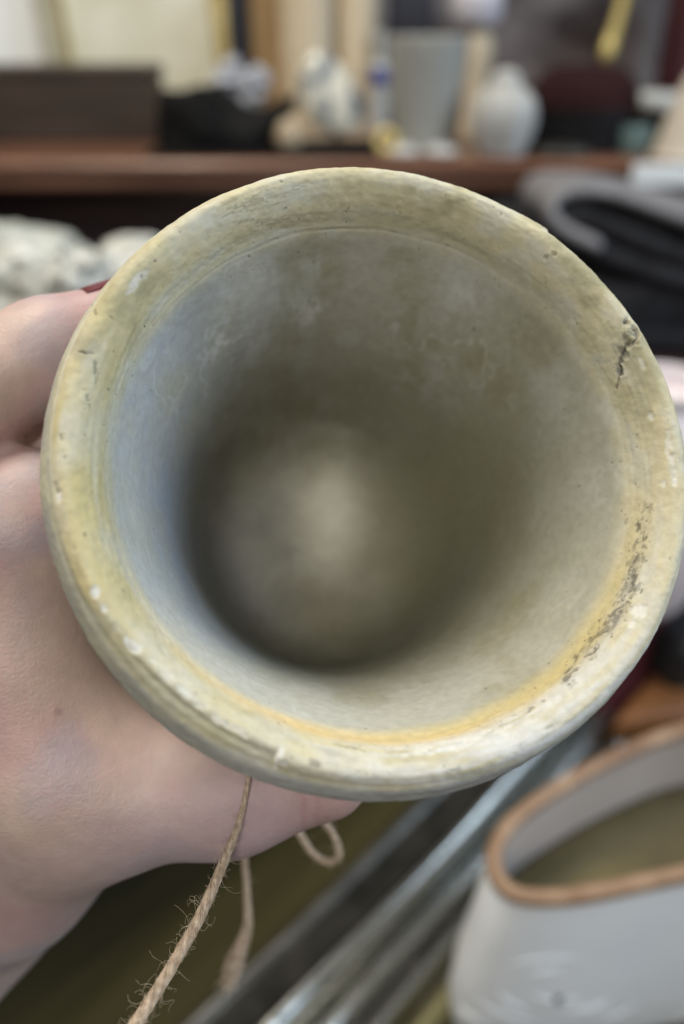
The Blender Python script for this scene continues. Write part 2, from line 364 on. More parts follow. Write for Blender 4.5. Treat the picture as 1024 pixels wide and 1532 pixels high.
dark = np.maximum(dark, 0.6 * spot(205, 412, 1.8, .6, .5, .4, 61) * sm(noise(cz / 0.45, 62), 0.45, 0.7))
# specks: pinholes and grit, single irregular dots
def dot(a, s0, r, el=1.0):
    j0 = int((a + math.pi) / (2 * math.pi) * NT); w_ = int(4 * r * el / 50 * NT / (2 * math.pi)) + 3; js = np.arange(j0 - w_, j0 + w_ + 1) % NT
    i0, i1 = np.searchsorted(sv, (s0 - 3 * r, s0 + 3 * r)); i0 = max(i0 - 1, 0); i1 = min(i1 + 2, NP)
    g = np.ix_(np.arange(i0, i1), js)
    d = np.hypot(adiff(a)[g] * 50 / el, ss[g] - s0) / r + 0.6 * noise(cz[g] / 0.4, int(a * 1000) % 97)
    return g, 1 - sm(d, 0.6, 1.2)
def dots(n, fa, fs, r0, r1, k0, k1, el=1.4):
    for _ in range(n):
        g, q = dot(fa(), fs(), random.uniform(r0, r1) , random.uniform(0.7, el)); dark[g] = np.maximum(dark[g], q * random.uniform(k0, k1)); D[g] -= 0.07 * q
U = random.uniform
dots(170, lambda: U(-math.pi, math.pi), lambda: s_crease + U(-3, 11), 0.07, 0.24, 0.25, 0.8)
dots(60, lambda: U(0.6, 2.2), lambda: s_crease + U(-6, 5), 0.07, 0.20, 0.3, 0.8)
dots(70, lambda: U(-math.pi, math.pi), lambda: s_crease - U(2, 32), 0.08, 0.22, 0.3, 0.7)
for n_, (xa, ya), (xb, yb_), spx in ((120, (962, 740), (940, 905), 9), (70, (945, 830), (925, 925), 7), (60, (925, 920), (862, 990), 10), (30, (862, 985), (850, 1025), 5)):
    for _ in range(n_):
        t = random.random(); a, s0 = locate(xa + (xb - xa) * t + random.gauss(0, spx), ya + (yb_ - ya) * t + random.gauss(0, spx))
        g, q = dot(a, s0, 0.08 + 0.5 * random.random() ** 3.5, U(0.8, 3.0)); dark[g] = np.maximum(dark[g], q * U(0.12, 0.75)); D[g] -= 0.06 * q

# ---- paint colours
def C(*c): return np.array(c, float)
ochre, grw, olive, cream, inn, whitec, darkc, orange, cool_light = C(.50, .425, .205), C(.55, .555, .50), C(.28, .263, .160), C(.56, .515, .355), C(.41, .40, .335), C(.66, .65, .59), C(.055, .052, .045), C(.68, .50, .23), C(.34, .395, .50)
n1 = fbm(cz / 11.0, 4, 500); n2 = fbm(cz / 4.0, 4, 520); n3 = fbm(np.stack([30 * ct / 6.0, 30 * st / 6.0, ss / 1.2], -1), 4, 540)
def mixc(a, b, t): return a * (1 - t[..., None]) + b * t[..., None]
base = mixc(np.broadcast_to(cream, D.shape + (3,)).copy(), np.broadcast_to(grw, D.shape + (3,)), sm(n2 + 0.5 * n3, -0.3, 0.4) * 0.65)
left = np.exp(-(adiff(R(188)) / 0.85) ** 2); bott = np.exp(-(adiff(R(-75)) / 0.7) ** 2); topr = np.exp(-(adiff(R(70)) / 1.0) ** 2)
crown = sm(ss, s_crease + 2.0, s_crease + 5.0) * (1 - sm(ss, s_grv - 0.6, s_grv + 0.3))
base = mixc(base, ochre, np.clip(crown * (0.25 + 0.75 * left) * sm(n1 + 0.6 * n3, -0.75, 0.15), 0, 1) * 0.95)
base = mixc(base, olive, np.clip(0.75 * sm(n1 - 0.4 * n2, 0.05, 0.5) * (crown + .4 * rim) * (0.35 + 0.5 * topr + .4 * left), 0, 0.7))
base = mixc(base, olive, np.clip(hol * 1.3, 0, 1) * 0.75)
base = mixc(base, olive * 0.8, groove * gl * 0.55)
# lower right rim: greyer whitish wash; its inner edge keeps an orange-yellow line
base = mixc(base, C(.60, .605, .59), np.clip(crown * np.exp(-(adiff(R(-66)) / 0.65) ** 2) * sm(n3 + .4 * n2, -0.6, 0.15), 0, 1) * 0.95)
edge = np.exp(-((ss - (s_crease + 2.0) + 0.6 * n2) / 2.3) ** 2)
base = mixc(base, orange, np.clip(edge * np.exp(-(adiff(R(-88)) / 0.8) ** 2) * (0.95 + 0.5 * n3), 0, 1) * 0.95)
base = mixc(base, ochre * 1.08, np.clip(edge * np.exp(-(adiff(R(-40)) / 0.4) ** 2) * 0.8, 0, 1))
base = mixc(base, ochre, np.clip(np.exp(-((ss - (s_crease - 1.5) + 0.9 * n2) / 4.5) ** 2) * np.exp(-(adiff(R(-62)) / 0.7) ** 2) * 0.85, 0, 1))
base = mixc(base, olive, np.clip(np.exp(-((ss - (s_crease + 1.5) + 1.2 * n1) / 2.2) ** 2) * np.exp(-(adiff(R(65)) / 0.7) ** 2) * 0.55, 0, 1))
# outer band: plain grey clay
obd = sm(ss, s_grv + 0.1, s_grv + 0.9)
base = mixc(base, mixc(mixc(np.broadcast_to(C(.43, .42, .36), D.shape + (3,)), C(.54, .51, .36), sm(n2, -.2, .4)), mixc(np.broadcast_to(C(.36, .365, .36), D.shape + (3,)), C(.52, .53, .53), sm(n3, -.3, .4)), np.exp(-(adiff(R(-78)) / 0.75) ** 2)), obd * 0.9)
base = mixc(base, C(.70, .67, .55), np.exp(-((ss - s_grv + 0.55) / 0.3) ** 2) * np.exp(-(adiff(R(175)) / 0.6) ** 2) * 0.8)
# inside: grey-olive wash with pale runs and smudges
run = fbm(np.stack([30 * ct / 4.0, 30 * st / 4.0, ss / 22.0], -1), 4, 600); smu = fbm(cy / 13.0, 4, 620); smu2 = fbm(cy / 6.0 + 5, 4, 640)
fA = sm(rr0, 12, 29); topw = 0.35 + 0.65 * np.exp(-(adiff(R(105)) / 1.1) ** 2)
ib = mixc(np.broadcast_to(inn, D.shape + (3,)), C(.30, .275, .175), sm(smu, 0.0, 0.55) * 0.8)
ib = mixc(ib, C(.50, .50, .46), sm(run + 0.5 * smu2, 0.08, 0.55) * 0.6 * fA * topw)
wisp = topw * fA * (1 - sm(abs(smu2 + 0.3 * run), 0.0, 0.14)) * sm(fbm(cy / 14.0, 2, 660), -0.15, 0.35) + 0.5 * fA * topw * sm(fbm(cy / 9.0 + 11, 3, 670), 0.15, 0.5)
ib = mixc(ib, C(.62, .62, .60), np.clip(wisp, 0, 1) * 0.85)
ib = mixc(ib, cool_light, np.exp(-(adiff(R(185)) / 0.95) ** 2) * sm(smu + .3 * run * fA, -0.5, 0.4) * 0.8 * fA)  # cool window light on the left inner wall, painted into the colour
blend = sm(ss + 1.0 * n2, s_crease - 3.5, s_crease + 1.5)
wl = np.exp(-(adiff(R(215)) / 0.9) ** 2)
ib = mixc(ib, C(.56, .55, .49), wl * sm(ss, s_crease - 30, s_crease - 3) * 0.6)
fl = 1 - sm(ss, 44, 104)                        # lower wall and floor: shade of the depth painted in, lit middle added below
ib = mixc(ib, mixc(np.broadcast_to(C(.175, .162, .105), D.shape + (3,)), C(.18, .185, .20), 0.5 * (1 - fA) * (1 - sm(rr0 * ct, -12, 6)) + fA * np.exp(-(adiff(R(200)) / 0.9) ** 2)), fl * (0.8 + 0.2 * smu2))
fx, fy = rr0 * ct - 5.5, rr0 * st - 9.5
lit_spot = np.exp(-((np.hypot(fx / 11.0, fy / 17.0) + 0.14 * smu2) / 0.80) ** 2) * (ss < 40)  # pool of light on the floor, painted as a pale oval
ib = mixc(ib, C(.70, .68, .56), lit_spot * 0.95)
right_shade = np.exp(-(adiff(R(5)) / 0.85) ** 2)
ib = mixc(ib, C(.25, .235, .145), np.clip(right_shade * fA * (0.75 + 0.5 * smu) * (0.45 + 0.55 * (1 - sm(ss, s_crease - 34, s_crease - 8))), 0, 0.85))  # right inner wall: falling light painted as a darker olive
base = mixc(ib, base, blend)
stn = np.maximum.reduce([spot(945, 860, 7, 1.2, .9, .8, 81), spot(915, 930, 4, 1.4, .9, .8, 82), spot(875, 972, 4, 1.3, .9, .8, 83), spot(855, 1005, 2.5, 1.0, .9, .8, 84), spot(640, 1140, 9, .8, 1.0, .8, 85), spot(500, 1125, 3, 1.0, 1.0, .8, 86)])
base = mixc(base, C(.27, .26, .25), stn * 0.45 * sm(n_w, -0.5, 0.3))
base = mixc(base, C(.17, .165, .15), grey * 0.8)
base = mixc(base, whitec, np.clip(white, 0, 1))
base = mixc(base, darkc, np.clip(dark, 0, 1))
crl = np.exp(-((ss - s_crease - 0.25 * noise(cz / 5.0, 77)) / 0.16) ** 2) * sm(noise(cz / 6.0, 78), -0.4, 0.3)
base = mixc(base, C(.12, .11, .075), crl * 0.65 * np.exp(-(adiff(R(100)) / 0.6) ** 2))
rr = rr0 + D * nr[:, 0:1]; hh = hh0 + D * nr[:, 1:2]
rr = np.maximum(rr, 0)
# hand-made: not quite round
rr = rr * (1 + 0.006 * np.cos(2 * (th - 0.5)) + 0.003 * np.cos(3 * th + 1))
PL = C0 + rr[..., None] * (ct[..., None] * E1 + st[..., None] * E2) + hh[..., None] * AXD
pv = c2w(PL.reshape(-1, 3))
ii, jj = np.meshgrid(np.arange(NP - 1), np.arange(NT), indexing='ij'); j2 = (jj + 1) % NT
pf = np.stack([ii * NT + jj, (ii + 1) * NT + jj, (ii + 1) * NT + j2, ii * NT + j2], -1).reshape(-1, 4)
M_pot = attr_mat('weathered_clay', 0.68, [(700, 0.00008), (2600, 0.00005)], spec=0.3, tint=0.08, tscale=650)
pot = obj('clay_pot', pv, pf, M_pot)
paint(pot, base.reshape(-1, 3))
tag(pot, 'round clay pot with thick chipped yellow grey rim, held open towards the viewer', 'pot')

# ------------------------------------------------------------------ the hand
def pot_sd(p):
    q = p - C0; h = q @ AXD; rad = np.linalg.norm(q - h[..., None] * AXD, axis=-1)
    d = rad - ext_r(np.clip(h, 8, 93)); return np.maximum(d, np.maximum(7.0 - h, h - 95.0))
def chain(p, pts, k=3.0):
    d = None
    for (a, ra), (b, rb) in zip(pts[:-1], pts[1:]):
        e = cap(p, a, b, ra, rb); d = e if d is None else smin(d, e, k)
    return d
def axp(h, angd, rad):                         # point near the pot from height on its axis, angle, distance
    return C0 + AXD * h + rad * (math.cos(R(angd)) * E1 + math.sin(R(angd)) * E2)
INDEX = [((-84, -8, 182), 12.5), ((-71, 19.5, 156), 10.8), ((-56, 30, 162), 9.7), ((-42, 37.6, 168.5), 8.3)]
FING = []
for k, (h, r) in enumerate([(52, 9.4), (68, 9.0), (83, 8.0)]):
    FING.append([(axp(h + 2, 188, 68), r + 2.2), (axp(h, 150, ext_r(h) + r + 6), r + 0.6), (axp(h, 122, ext_r(h) + r + 2), r), (axp(h, 100, ext_r(h) + r), r - 1.4)])
THUMB = [((-74, -74, 188), 21), ((-50, -54.5, 168), 16.6), ((-22, -53, 163.5), 11.4), ((-3.5, -49.5, 162), 9.0)]
def hand_sd(p):
    palm = smin(cap(p, (-86, -8, 186), (-92, -86, 208), 15, 19), cap(p, (-84, 0, 206), (-98, -92, 222), 15, 19), 12)
    palm = smin(palm, cap(p, (-80, 2, 226), (-100, -92, 234), 13, 17), 12)
    palm = smin(palm, cap(p, (-66, -32, 168), (-78, -72, 190), 17, 21), 14)       # thenar
    palm = smin(palm, cap(p, (-90, -2, 172), (-58, 0.5, 159), 15.5, 11.0), 12)     # first web
    palm = smin(palm, cap(p, (-62, -8, 160), (-58, -46, 165), 11.5, 14), 14)
    palm = smin(palm, cap(p, (-92, -90, 206), (-150, -158, 226), 25, 27), 14)     # wrist and forearm
    palm = smin(palm, cap(p, (-104, -92, 226), (-160, -158, 246), 22, 25), 14)
    d = smin(palm, chain(p, THUMB, 7), 13)
    d = smin(d, chain(p, INDEX, 4.5), 2.2)
    for F_ in FING: d = smin(d, chain(p, F_, 4), 3.5)
    # flesh yields where it presses on the clay
    k = 2.0; e = -(pot_sd(p) - 0.15); h = np.clip(0.5 - 0.5 * (e - d) / k, 0, 1)
    return e * (1 - h) + d * h + k * h * (1 - h)
V, F = nets(hand_sd, (-185, -192, 138), (40, 72, 278), 1.25)
nn = fbm(V / 9.0, 3, 700)
# fine relief: knuckle creases on the thumb, soft unevenness
V = V.copy()
V += 0.0
for x0 in (-6.5, -4.2, -1.8):
    V[:, 1] += 0.0
hand = obj('hand', c2w(V), F, None)
msm = hand.modifiers.new('smooth', 'SMOOTH'); msm.factor = 0.5; msm.iterations = 4
sk = C(.57, .435, .385); pinkc = C(.58, .37, .355); coolc = C(.47, .405, .425); warm = C(.62, .465, .365)
t1 = sm(fbm(V / 28.0, 3, 710), -0.25, 0.35); t2 = sm(fbm(V / 20.0 + 7, 3, 720), -0.1, 0.5); t3 = sm(fbm(V / 16.0 + 3, 3, 730), 0.05, 0.5)
hc = mixc(np.broadcast_to(sk, V.shape).copy(), warm, t1 * 0.6); hc = hc * (1 + 0.05 * fbm(V / 3.0, 3, 760) + 0.05 * fbm(V / 9.0, 2, 765))[:, None]; hc = mixc(hc, pinkc, t2 * 0.7); hc = mixc(hc, coolc, t3 * 0.75)
tipd = np.minimum(np.linalg.norm(V - np.array(INDEX[3][0]), axis=1), np.linalg.norm(V - np.array(THUMB[3][0]), axis=1))
hc = mixc(hc, C(.54, .31, .285), (1 - sm(tipd, 8, 24)) * 0.6)
thl = (1 - sm(abs(V[:, 0] + 25), 8, 30)) * (1 - sm(V[:, 1], -58, -30)); hc = mixc(hc, C(.56, .44, .46), thl * 0.5)
for x0 in (-7.0, -4.6, -2.6):                  # joint creases of the thumb are redder
    hc = mixc(hc, C(.45, .24, .24), np.exp(-((V[:, 0] - x0 - 0.25 * noise(V / 3.0, 741)) / 0.35) ** 2) * (V[:, 1] < -50) * 0.5)
mole = lambda x, y: np.exp(-(np.hypot(V[:, 0] - x, V[:, 1] - y) / 0.5) ** 2) * (V[:, 2] < 175)
hc = mixc(hc, C(.18, .10, .08), mole((113 - 512) / FPX * 160, (766 - 1048) / FPX * 160) * 0.8)
paint(hand, hc)
hc = hc * np.array([0.92, 0.915, 0.95])
hand.data.attributes['paint'].data.foreach_set('color', np.concatenate([hc, np.ones((len(hc), 1))], 1).astype(np.float32).ravel())
M_skin = attr_mat('skin', 0.48, [(600, 0.00010), (1700, 0.00010)], spec=0.4, sss=(0.25, (1.0, 0.35, 0.2), 0.004), tint=0.05, tscale=300)
hand.data.materials.append(M_skin)
tag(hand, 'bare left hand gripping the clay pot from the left, thumb below, dark red nail', 'hand')
M_nail = mat('nail_varnish', (0.16, 0.008, 0.022), rough=0.18)
def nail(tip, prev, r, outdir, ln=13.0, wd=None, st0=-3.0, up=0.7):
    tip, prev = np.array(tip, float), np.array(prev, float); ax = tip - prev; ax /= np.linalg.norm(ax)
    o = np.array(outdir, float); o -= ax * (o @ ax); o /= np.linalg.norm(o); s = np.cross(ax, o); wd = wd or r * 0.85
    V, F = [], []; nu, nv = 9, 8
    for lay in (0.0, -0.5):
        for i in range(nu):
            u = i / (nu - 1) * 2 - 1
            for j in range(nv):
                t = j / (nv - 1); ww = wd * (1 - 0.55 * max(0, t - 0.7) ** 2 / 0.09 * 0.6)
                along = st0 + ln * (t - 0.0) * (1 - 0.12 * u * u); a = u * ww / r
                rad = r + up + lay - 1.3 * t * t
                V.append(tip + ax * along + (o * math.cos(a) + s * math.sin(a)) * rad)
    n_ = nu * nv
    for i in range(nu - 1):
        for j in range(nv - 1):
            q = (i * nv + j, (i + 1) * nv + j, (i + 1) * nv + j + 1, i * nv + j + 1); F.append(q); F.append(tuple(x + n_ for x in q[::-1]))
    b = [i * nv for i in range(nu)] + [(nu - 1) * nv + j for j in range(1, nv)] + [i * nv + nv - 1 for i in range(nu - 2, -1, -1)] + [j for j in range(nv - 2, 0, -1)]
    for a_, c_ in zip(b, b[1:] + b[:1]): F.append((a_, c_, c_ + n_, a_ + n_))
    obj('fingernail', c2w(np.array(V)), F, M_nail, hand)
def outw(p): q = np.array(p, float) - C0; return q - AXD * (q @ AXD)
nail(INDEX[3][0], INDEX[2][0], 8.0, outw(INDEX[3][0]) + np.array([0, 0, -10.0]), 15, None, -6.5, 1.0)
for F_ in FING: nail(F_[3][0], F_[2][0], F_[3][1], outw(F_[3][0]), 13)
nail(THUMB[3][0], THUMB[2][0], 9.0, (0, -0.2, 1.0), 9)

# ------------------------------------------------------------------ jute twine
M_jute = mat('jute', (0.46, 0.345, 0.245), (0.68, 0.56, 0.43), 900, 0.85, bump=0.0002, bscale=2500)
M_fib = mat('jute_fibre', (0.60, 0.48, 0.36), rough=0.8)
tw = empty('jute_twine', c2w(np.array([-17.0, -60, 158])).ravel())
tag(tw, 'frayed tan jute twine hanging down from under the clay pot', 'twine')
def strand(pts, r, turns, name, fray=0, loose=0.0, fib=80, fibl=4.0, cov=(0, 1)):
    P = spline(pts, 160); r = np.interp(np.linspace(0, 1, 160), np.linspace(0, 1, len(r)), r)
    T = np.gradient(P, axis=0); T /= np.linalg.norm(T, axis=1)[:, None]
    N = np.cross(T, np.array([0.2, 0.1, 1.0])); N /= np.linalg.norm(N, axis=1)[:, None]; B = np.cross(T, N)
    t = np.linspace(0, 1, 160); parts = []
    for k in range(3):
        a = 2 * math.pi * (turns * t + k / 3)
        off = 0.40 * r * (1 + loose * t * t)
        parts.append(tube(P + (np.cos(a) * off)[:, None] * N + (np.sin(a) * off)[:, None] * B, r * 0.66 * (1 + 0.10 * np.sin(31 * t + 2 * k) + 0.06 * np.sin(77 * t + k)), 8))
    for k in range(34):                        # surface fibres lying along the plies
        a = 2 * math.pi * (turns * t + k / 34) + 0.9 * np.sin((7 + k % 5) * t + k) + 0.3 * np.sin(29 * t + 3 * k)
        off = r * (1.00 + 0.13 * np.sin((19 + k % 7) * t + 2.1 * k)) * (1 + loose * t * t)
        parts.append(tube(P + (np.cos(a) * off)[:, None] * N + (np.sin(a) * off)[:, None] * B, r * 0.07, 4))
    v, f = merge(parts); o = obj(name, c2w(v), f, M_jute, tw)
    fs = []
    for i in range(fib):
        q = int(np.clip(random.uniform(*cov), 0, 0.99) * 159); a = random.uniform(0, 2 * math.pi); L = fibl * (0.15 + 0.85 * random.random() ** 2.2)
        d = N[q] * math.cos(a) + B[q] * math.sin(a); v_ = T[q] * random.choice((1, 1, -0.8)) + d * random.uniform(0.1, 0.6); pos = P[q] + d * r[q] * 0.85; path = [pos]; kk = np.array([random.gauss(0, 1) for _ in range(3)])
        for m_ in range(15):
            kk = 0.8 * kk + 0.6 * np.array([random.gauss(0, 1) for _ in range(3)]); v_ = v_ / np.linalg.norm(v_) + 0.24 * np.cross(kk, v_) ; pos = pos + v_ / np.linalg.norm(v_) * L / 15; path.append(pos)
        fs.append(tube(np.array(path), np.linspace(0.028, 0.014, 16), 3))
    if fray:
        for i in range(fray):
            d = T[-1] * random.uniform(.6, 1.2) + N[-1] * random.gauss(0, .28) + B[-1] * random.gauss(0, .28); u = np.linspace(0, 1, 6)[:, None]
            s0 = P[-1] + N[-1] * random.gauss(0, r[-1] * .6) + B[-1] * random.gauss(0, r[-1] * .6)
            fs.append(tube(s0 + d * u * random.uniform(2, 5) + (N[-1] * random.gauss(0, .7)) * u * u, np.linspace(.12, .04, 6), 4))
    v, f = merge(fs); tag(obj('loose_fibres', c2w(v), f, M_fib, o), kind='stuff')
def mm(px, py, d): return ((px - 512) / FPX * d, (766 - py) / FPX * d, d)
strand([mm(378, 1120, 150), mm(372, 1165, 150), mm(358, 1230, 149), mm(335, 1290, 146), mm(300, 1370, 141), mm(255, 1450, 136), mm(205, 1530, 131), mm(150, 1620, 126)], [0.33, 0.36, 0.5, 0.72, 0.82, 0.85, 0.95, 1.0], 6.0, 'strand', fib=330, fibl=7.0, cov=(0.28, 0.95))
strand([mm(362, 1210, 196), mm(366, 1280, 196), mm(370, 1340, 197), mm(370, 1390, 198), mm(352, 1440, 199), mm(345, 1458, 199)], [0.6, 0.62, 0.7, 0.9, 1.5, 1.2], 3, 'strand', fray=60, loose=0.7, fib=50, fibl=4, cov=(.3, 1))
strand([mm(420, 1190, 196), mm(445, 1240, 196), mm(470, 1278, 197), mm(495, 1290, 196), mm(508, 1278, 194), mm(500, 1250, 191), mm(480, 1222, 188)], [0.8, 0.75, 0.7, 0.75, 0.8, 0.7, 0.7], 5, 'loop', fray=25, fib=110, fibl=5, cov=(.2, 1))

# ------------------------------------------------------------------ silver ribbed rail on the table
M_metal = mat('brushed_metal', (0.36, 0.36, 0.33), (0.58, 0.59, 0.57), 18, 0.17, 1.0, stretch=(1, 30, 30), bump=0.0002, bscale=25)
M_flange = mat('dull_metal', (0.05, 0.05, 0.045), (0.13, 0.125, 0.115), 40, 0.4, 0.7)
M_olv = mat('brass_band', (0.16, 0.145, 0.07), (0.24, 0.22, 0.12), 20, 0.35, 0.7)
A_ = onz(395, 1540, 0.0); B_ = onz(760, 1160, 0.0); dr = B_ - A_; dr /= np.linalg.norm(dr); sd = np.array([dr[1], -dr[0], 0])
base_ = A_ - dr * 0.22; LN = np.linalg.norm(B_ - A_) + 0.22 + 0.16
def rail_pt(s, u, z): return base_ + dr * s + sd * u + np.array([0, 0, z])
rail = empty('metal_rail', rail_pt(LN / 2, 0.03, 0)); tag(rail, 'ribbed silver metal rail lying diagonally across the dark table', 'rail')
def ext(name, prof, m, cap_=True):
    n = len(prof); ns = 26; V = []
    for i in range(ns):
        s = LN * i / (ns - 1); wb = 0.0012 * math.sin(5.1 * s / LN * 3 + prof[0][0] * 300)
        for u, z in prof: V.append(rail_pt(s, u + wb, z + 0.0005 * math.sin(17 * s + u * 90)))
    F = [(i * n + j, i * n + (j + 1) % n, (i + 1) * n + (j + 1) % n, (i + 1) * n + j) for i in range(ns - 1) for j in range(n)]
    F += [tuple(range(n))[::-1], tuple(range((ns - 1) * n, ns * n))]
    return obj(name, V, F, m, rail)
def dome(u0, u1, z0, z1, p=2.2, n=14):
    q = [(u0 + (u1 - u0) * i / n, z0 + (z1 - z0) * (1 - abs(2 * i / n - 1) ** p)) for i in range(n + 1)]
    return [(u1, 0.001), (u0, 0.001)] + q
ext('flange', dome(-0.030, -0.019, 0.002, 0.0055), M_flange)
ext('web_plate', [(0.064, 0.001), (-0.0195, 0.001), (-0.0195, 0.0022), (0.064, 0.0022)], M_flange)
ext('rib', dome(-0.002, 0.019, 0.0024, 0.019), M_metal)
ext('rib', dome(0.0195, 0.034, 0.0024, 0.012), M_metal)
ext('rib', dome(0.036, 0.047, 0.0024, 0.010), M_metal)
ext('trim_strip', dome(0.049, 0.064, 0.0024, 0.006), M_olv)

# ------------------------------------------------------------------ white vessel with the tan rim, lower right
M_vout = mat('white_glaze', (0.84, 0.87, 0.90), (0.90, 0.92, 0.93), 14, 0.4, bump=0.0006, bscale=30)
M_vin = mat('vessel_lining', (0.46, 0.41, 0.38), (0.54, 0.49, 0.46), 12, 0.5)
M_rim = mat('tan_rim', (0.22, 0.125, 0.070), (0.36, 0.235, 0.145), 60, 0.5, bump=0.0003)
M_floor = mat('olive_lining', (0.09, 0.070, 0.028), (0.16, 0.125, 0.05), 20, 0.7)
VZ = 0.115
rimpx = [(1024, 1093), (955, 1118), (880, 1154), (812, 1195), (765, 1232), (741, 1270), (742, 1308), (770, 1338), (830, 1343), (900, 1334), (1024, 1308), (1150, 1285), (1290, 1250), (1350, 1190), (1330, 1120), (1240, 1080), (1130, 1075)]
RP = np.array([onz(x, y, VZ) for x, y in rimpx]); RP = np.vstack([RP, RP[:1]])
per = spline(np.vstack([RP[-2], RP, RP[1]]), 19 * 24)[24:-24]; NR = 140
sl_ = np.concatenate([[0], np.cumsum(np.linalg.norm(np.diff(per, axis=0), axis=1))]); per = np.stack([np.interp(np.linspace(0, sl_[-1], NR, endpoint=False), sl_, per[:, k]) for k in range(3)], 1)
cen = per.mean(0)
ves = empty('white_vessel', (cen[0], cen[1], 0)); tag(ves, 'open white embossed vessel with a tan leathery rim, lower right corner', 'vessel')
def shell(lv, m, name):
    V = []
    for sc, z in lv:
        for p in per: V.append([cen[0] + (p[0] - cen[0]) * sc, cen[1] + (p[1] - cen[1]) * sc, z])
    F = [(i * NR + j, i * NR + (j + 1) % NR, (i + 1) * NR + (j + 1) % NR, (i + 1) * NR + j) for i in range(len(lv) - 1) for j in range(NR)]
    F.append(tuple(range((len(lv) - 1) * NR, len(lv) * NR)))
    return obj(name, V, F, m, ves)
shell([(1.0, VZ), (1.03, VZ - 0.006), (1.07, VZ - 0.03), (1.12, 0.06), (1.14, 0.035), (1.10, 0.008), (1.05, 0.001)], M_vout, 'body')
body = ves.children[-1]
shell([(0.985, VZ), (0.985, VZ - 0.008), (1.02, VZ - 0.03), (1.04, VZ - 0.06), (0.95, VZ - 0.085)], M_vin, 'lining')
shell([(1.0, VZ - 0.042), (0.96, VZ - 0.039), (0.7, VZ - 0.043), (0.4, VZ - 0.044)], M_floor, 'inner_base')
pp = np.vstack([per, per[:1]]); 
v, f = tube(pp, 0.0036, 12, cap=False); obj('rim', v, f, M_rim, ves)
# embossed scrolls on the front wall
from mathutils.bvhtree import BVHTree
_bw = body.matrix_world; _bv = [Vector(v_.co) + ves.location for v_ in body.data.vertices]; _tree = BVHTree.FromPolygons(_bv, [list(p_.vertices) for p_ in body.data.polygons])
def vsurf(px, py, r):                           # point of the front wall seen at this pixel, sunk into the wall so only a low ridge stands out
    d_ = at(px, py, 1.0) - CAM; h_, n_, _, _ = _tree.ray_cast(Vector(CAM), Vector(d_).normalized())
    if h_ is None: return None
    if n_.dot(Vector(d_)) > 0: n_ = -n_
    return np.array(h_ - n_ * r * 0.62)
def scroll(pts, r):
    q = [vsurf(*p_, r) for p_ in pts]; q = [p_ for p_ in q if p_ is not None]
    if len(q) < 4: return
    P = spline(q, 40); t = np.linspace(0, 1, 40)
    v, f = tube(P, r * (0.35 + 0.65 * np.sin(math.pi * t) ** 0.7), 10); obj('relief_scroll', v, f, M_vout, ves)
for rx_, a0_, a1_, rr_ in ((48, 20, 170, .0022), (88, 15, 95, .0026), (92, 110, 178, .0024), (128, 95, 175, .0026), (130, 20, 70, .0022), (165, 120, 176, .0022), (60, 200, 290, .002), (105, 215, 300, .002), (215, 5, 40, .0026), (260, 15, 45, .0024)):
    scroll([(835 + rx_ * math.cos(R(a0_ + (a1_ - a0_) * k / 5)), 1478 + 0.42 * rx_ * math.sin(R(a0_ + (a1_ - a0_) * k / 5))) for k in range(6)], rr_)
M_hole = mat('dark_spot', (0.10, 0.10, 0.10), rough=0.6)
hp = vsurf(835, 1493, 0.0005); v, f = lathe([(0, 0.0012), (0.0018, 0.001), (0.0026, 0.0)], 16, hp, axis=(0, -0.8, 0.6)); obj('dark_boss', v, f, M_hole, ves)

# orange leather piece and black case behind the vessel
M_or = mat('orange_leather', (0.22, 0.085, 0.025), (0.30, 0.12, 0.04), 25, 0.5, bump=0.0004)
p0 = onz(985, 1062, 0.02); pc = [onz(905, 1128, 0.0), onz(965, 1045, 0.0), onz(1010, 1028, 0.0), onz(1080, 1050, 0), onz(1080, 1110, 0)]
V = [(p[0], p[1], 0.002) for p in pc] + [(p[0], p[1], 0.030) for p in pc]
v, f = np.array(V), [(4, 3, 2, 1, 0), (5, 6, 7, 8, 9)] + [(i, (i + 1) % 5, 5 + (i + 1) % 5, 5 + i) for i in range(5)]
o = bevel(obj('orange_pouch', v, f, M_or), 0.008, 4); tag(o, 'small orange brown leather pouch half hidden behind the white vessel', 'pouch')
M_blk = mat('black_leather', (0.010, 0.010, 0.011), (0.022, 0.022, 0.024), 30, 0.5, bump=0.0005)
v, f = box(onz(1010, 975, 0.035) + np.array([0.05, 0.012, 0]), (0.15, 0.05, 0.066), (R(20), 'Z'))
tag(bevel(obj('black_case', v, f, M_blk), 0.012, 4), 'small black case on the table behind the orange pouch', 'case')

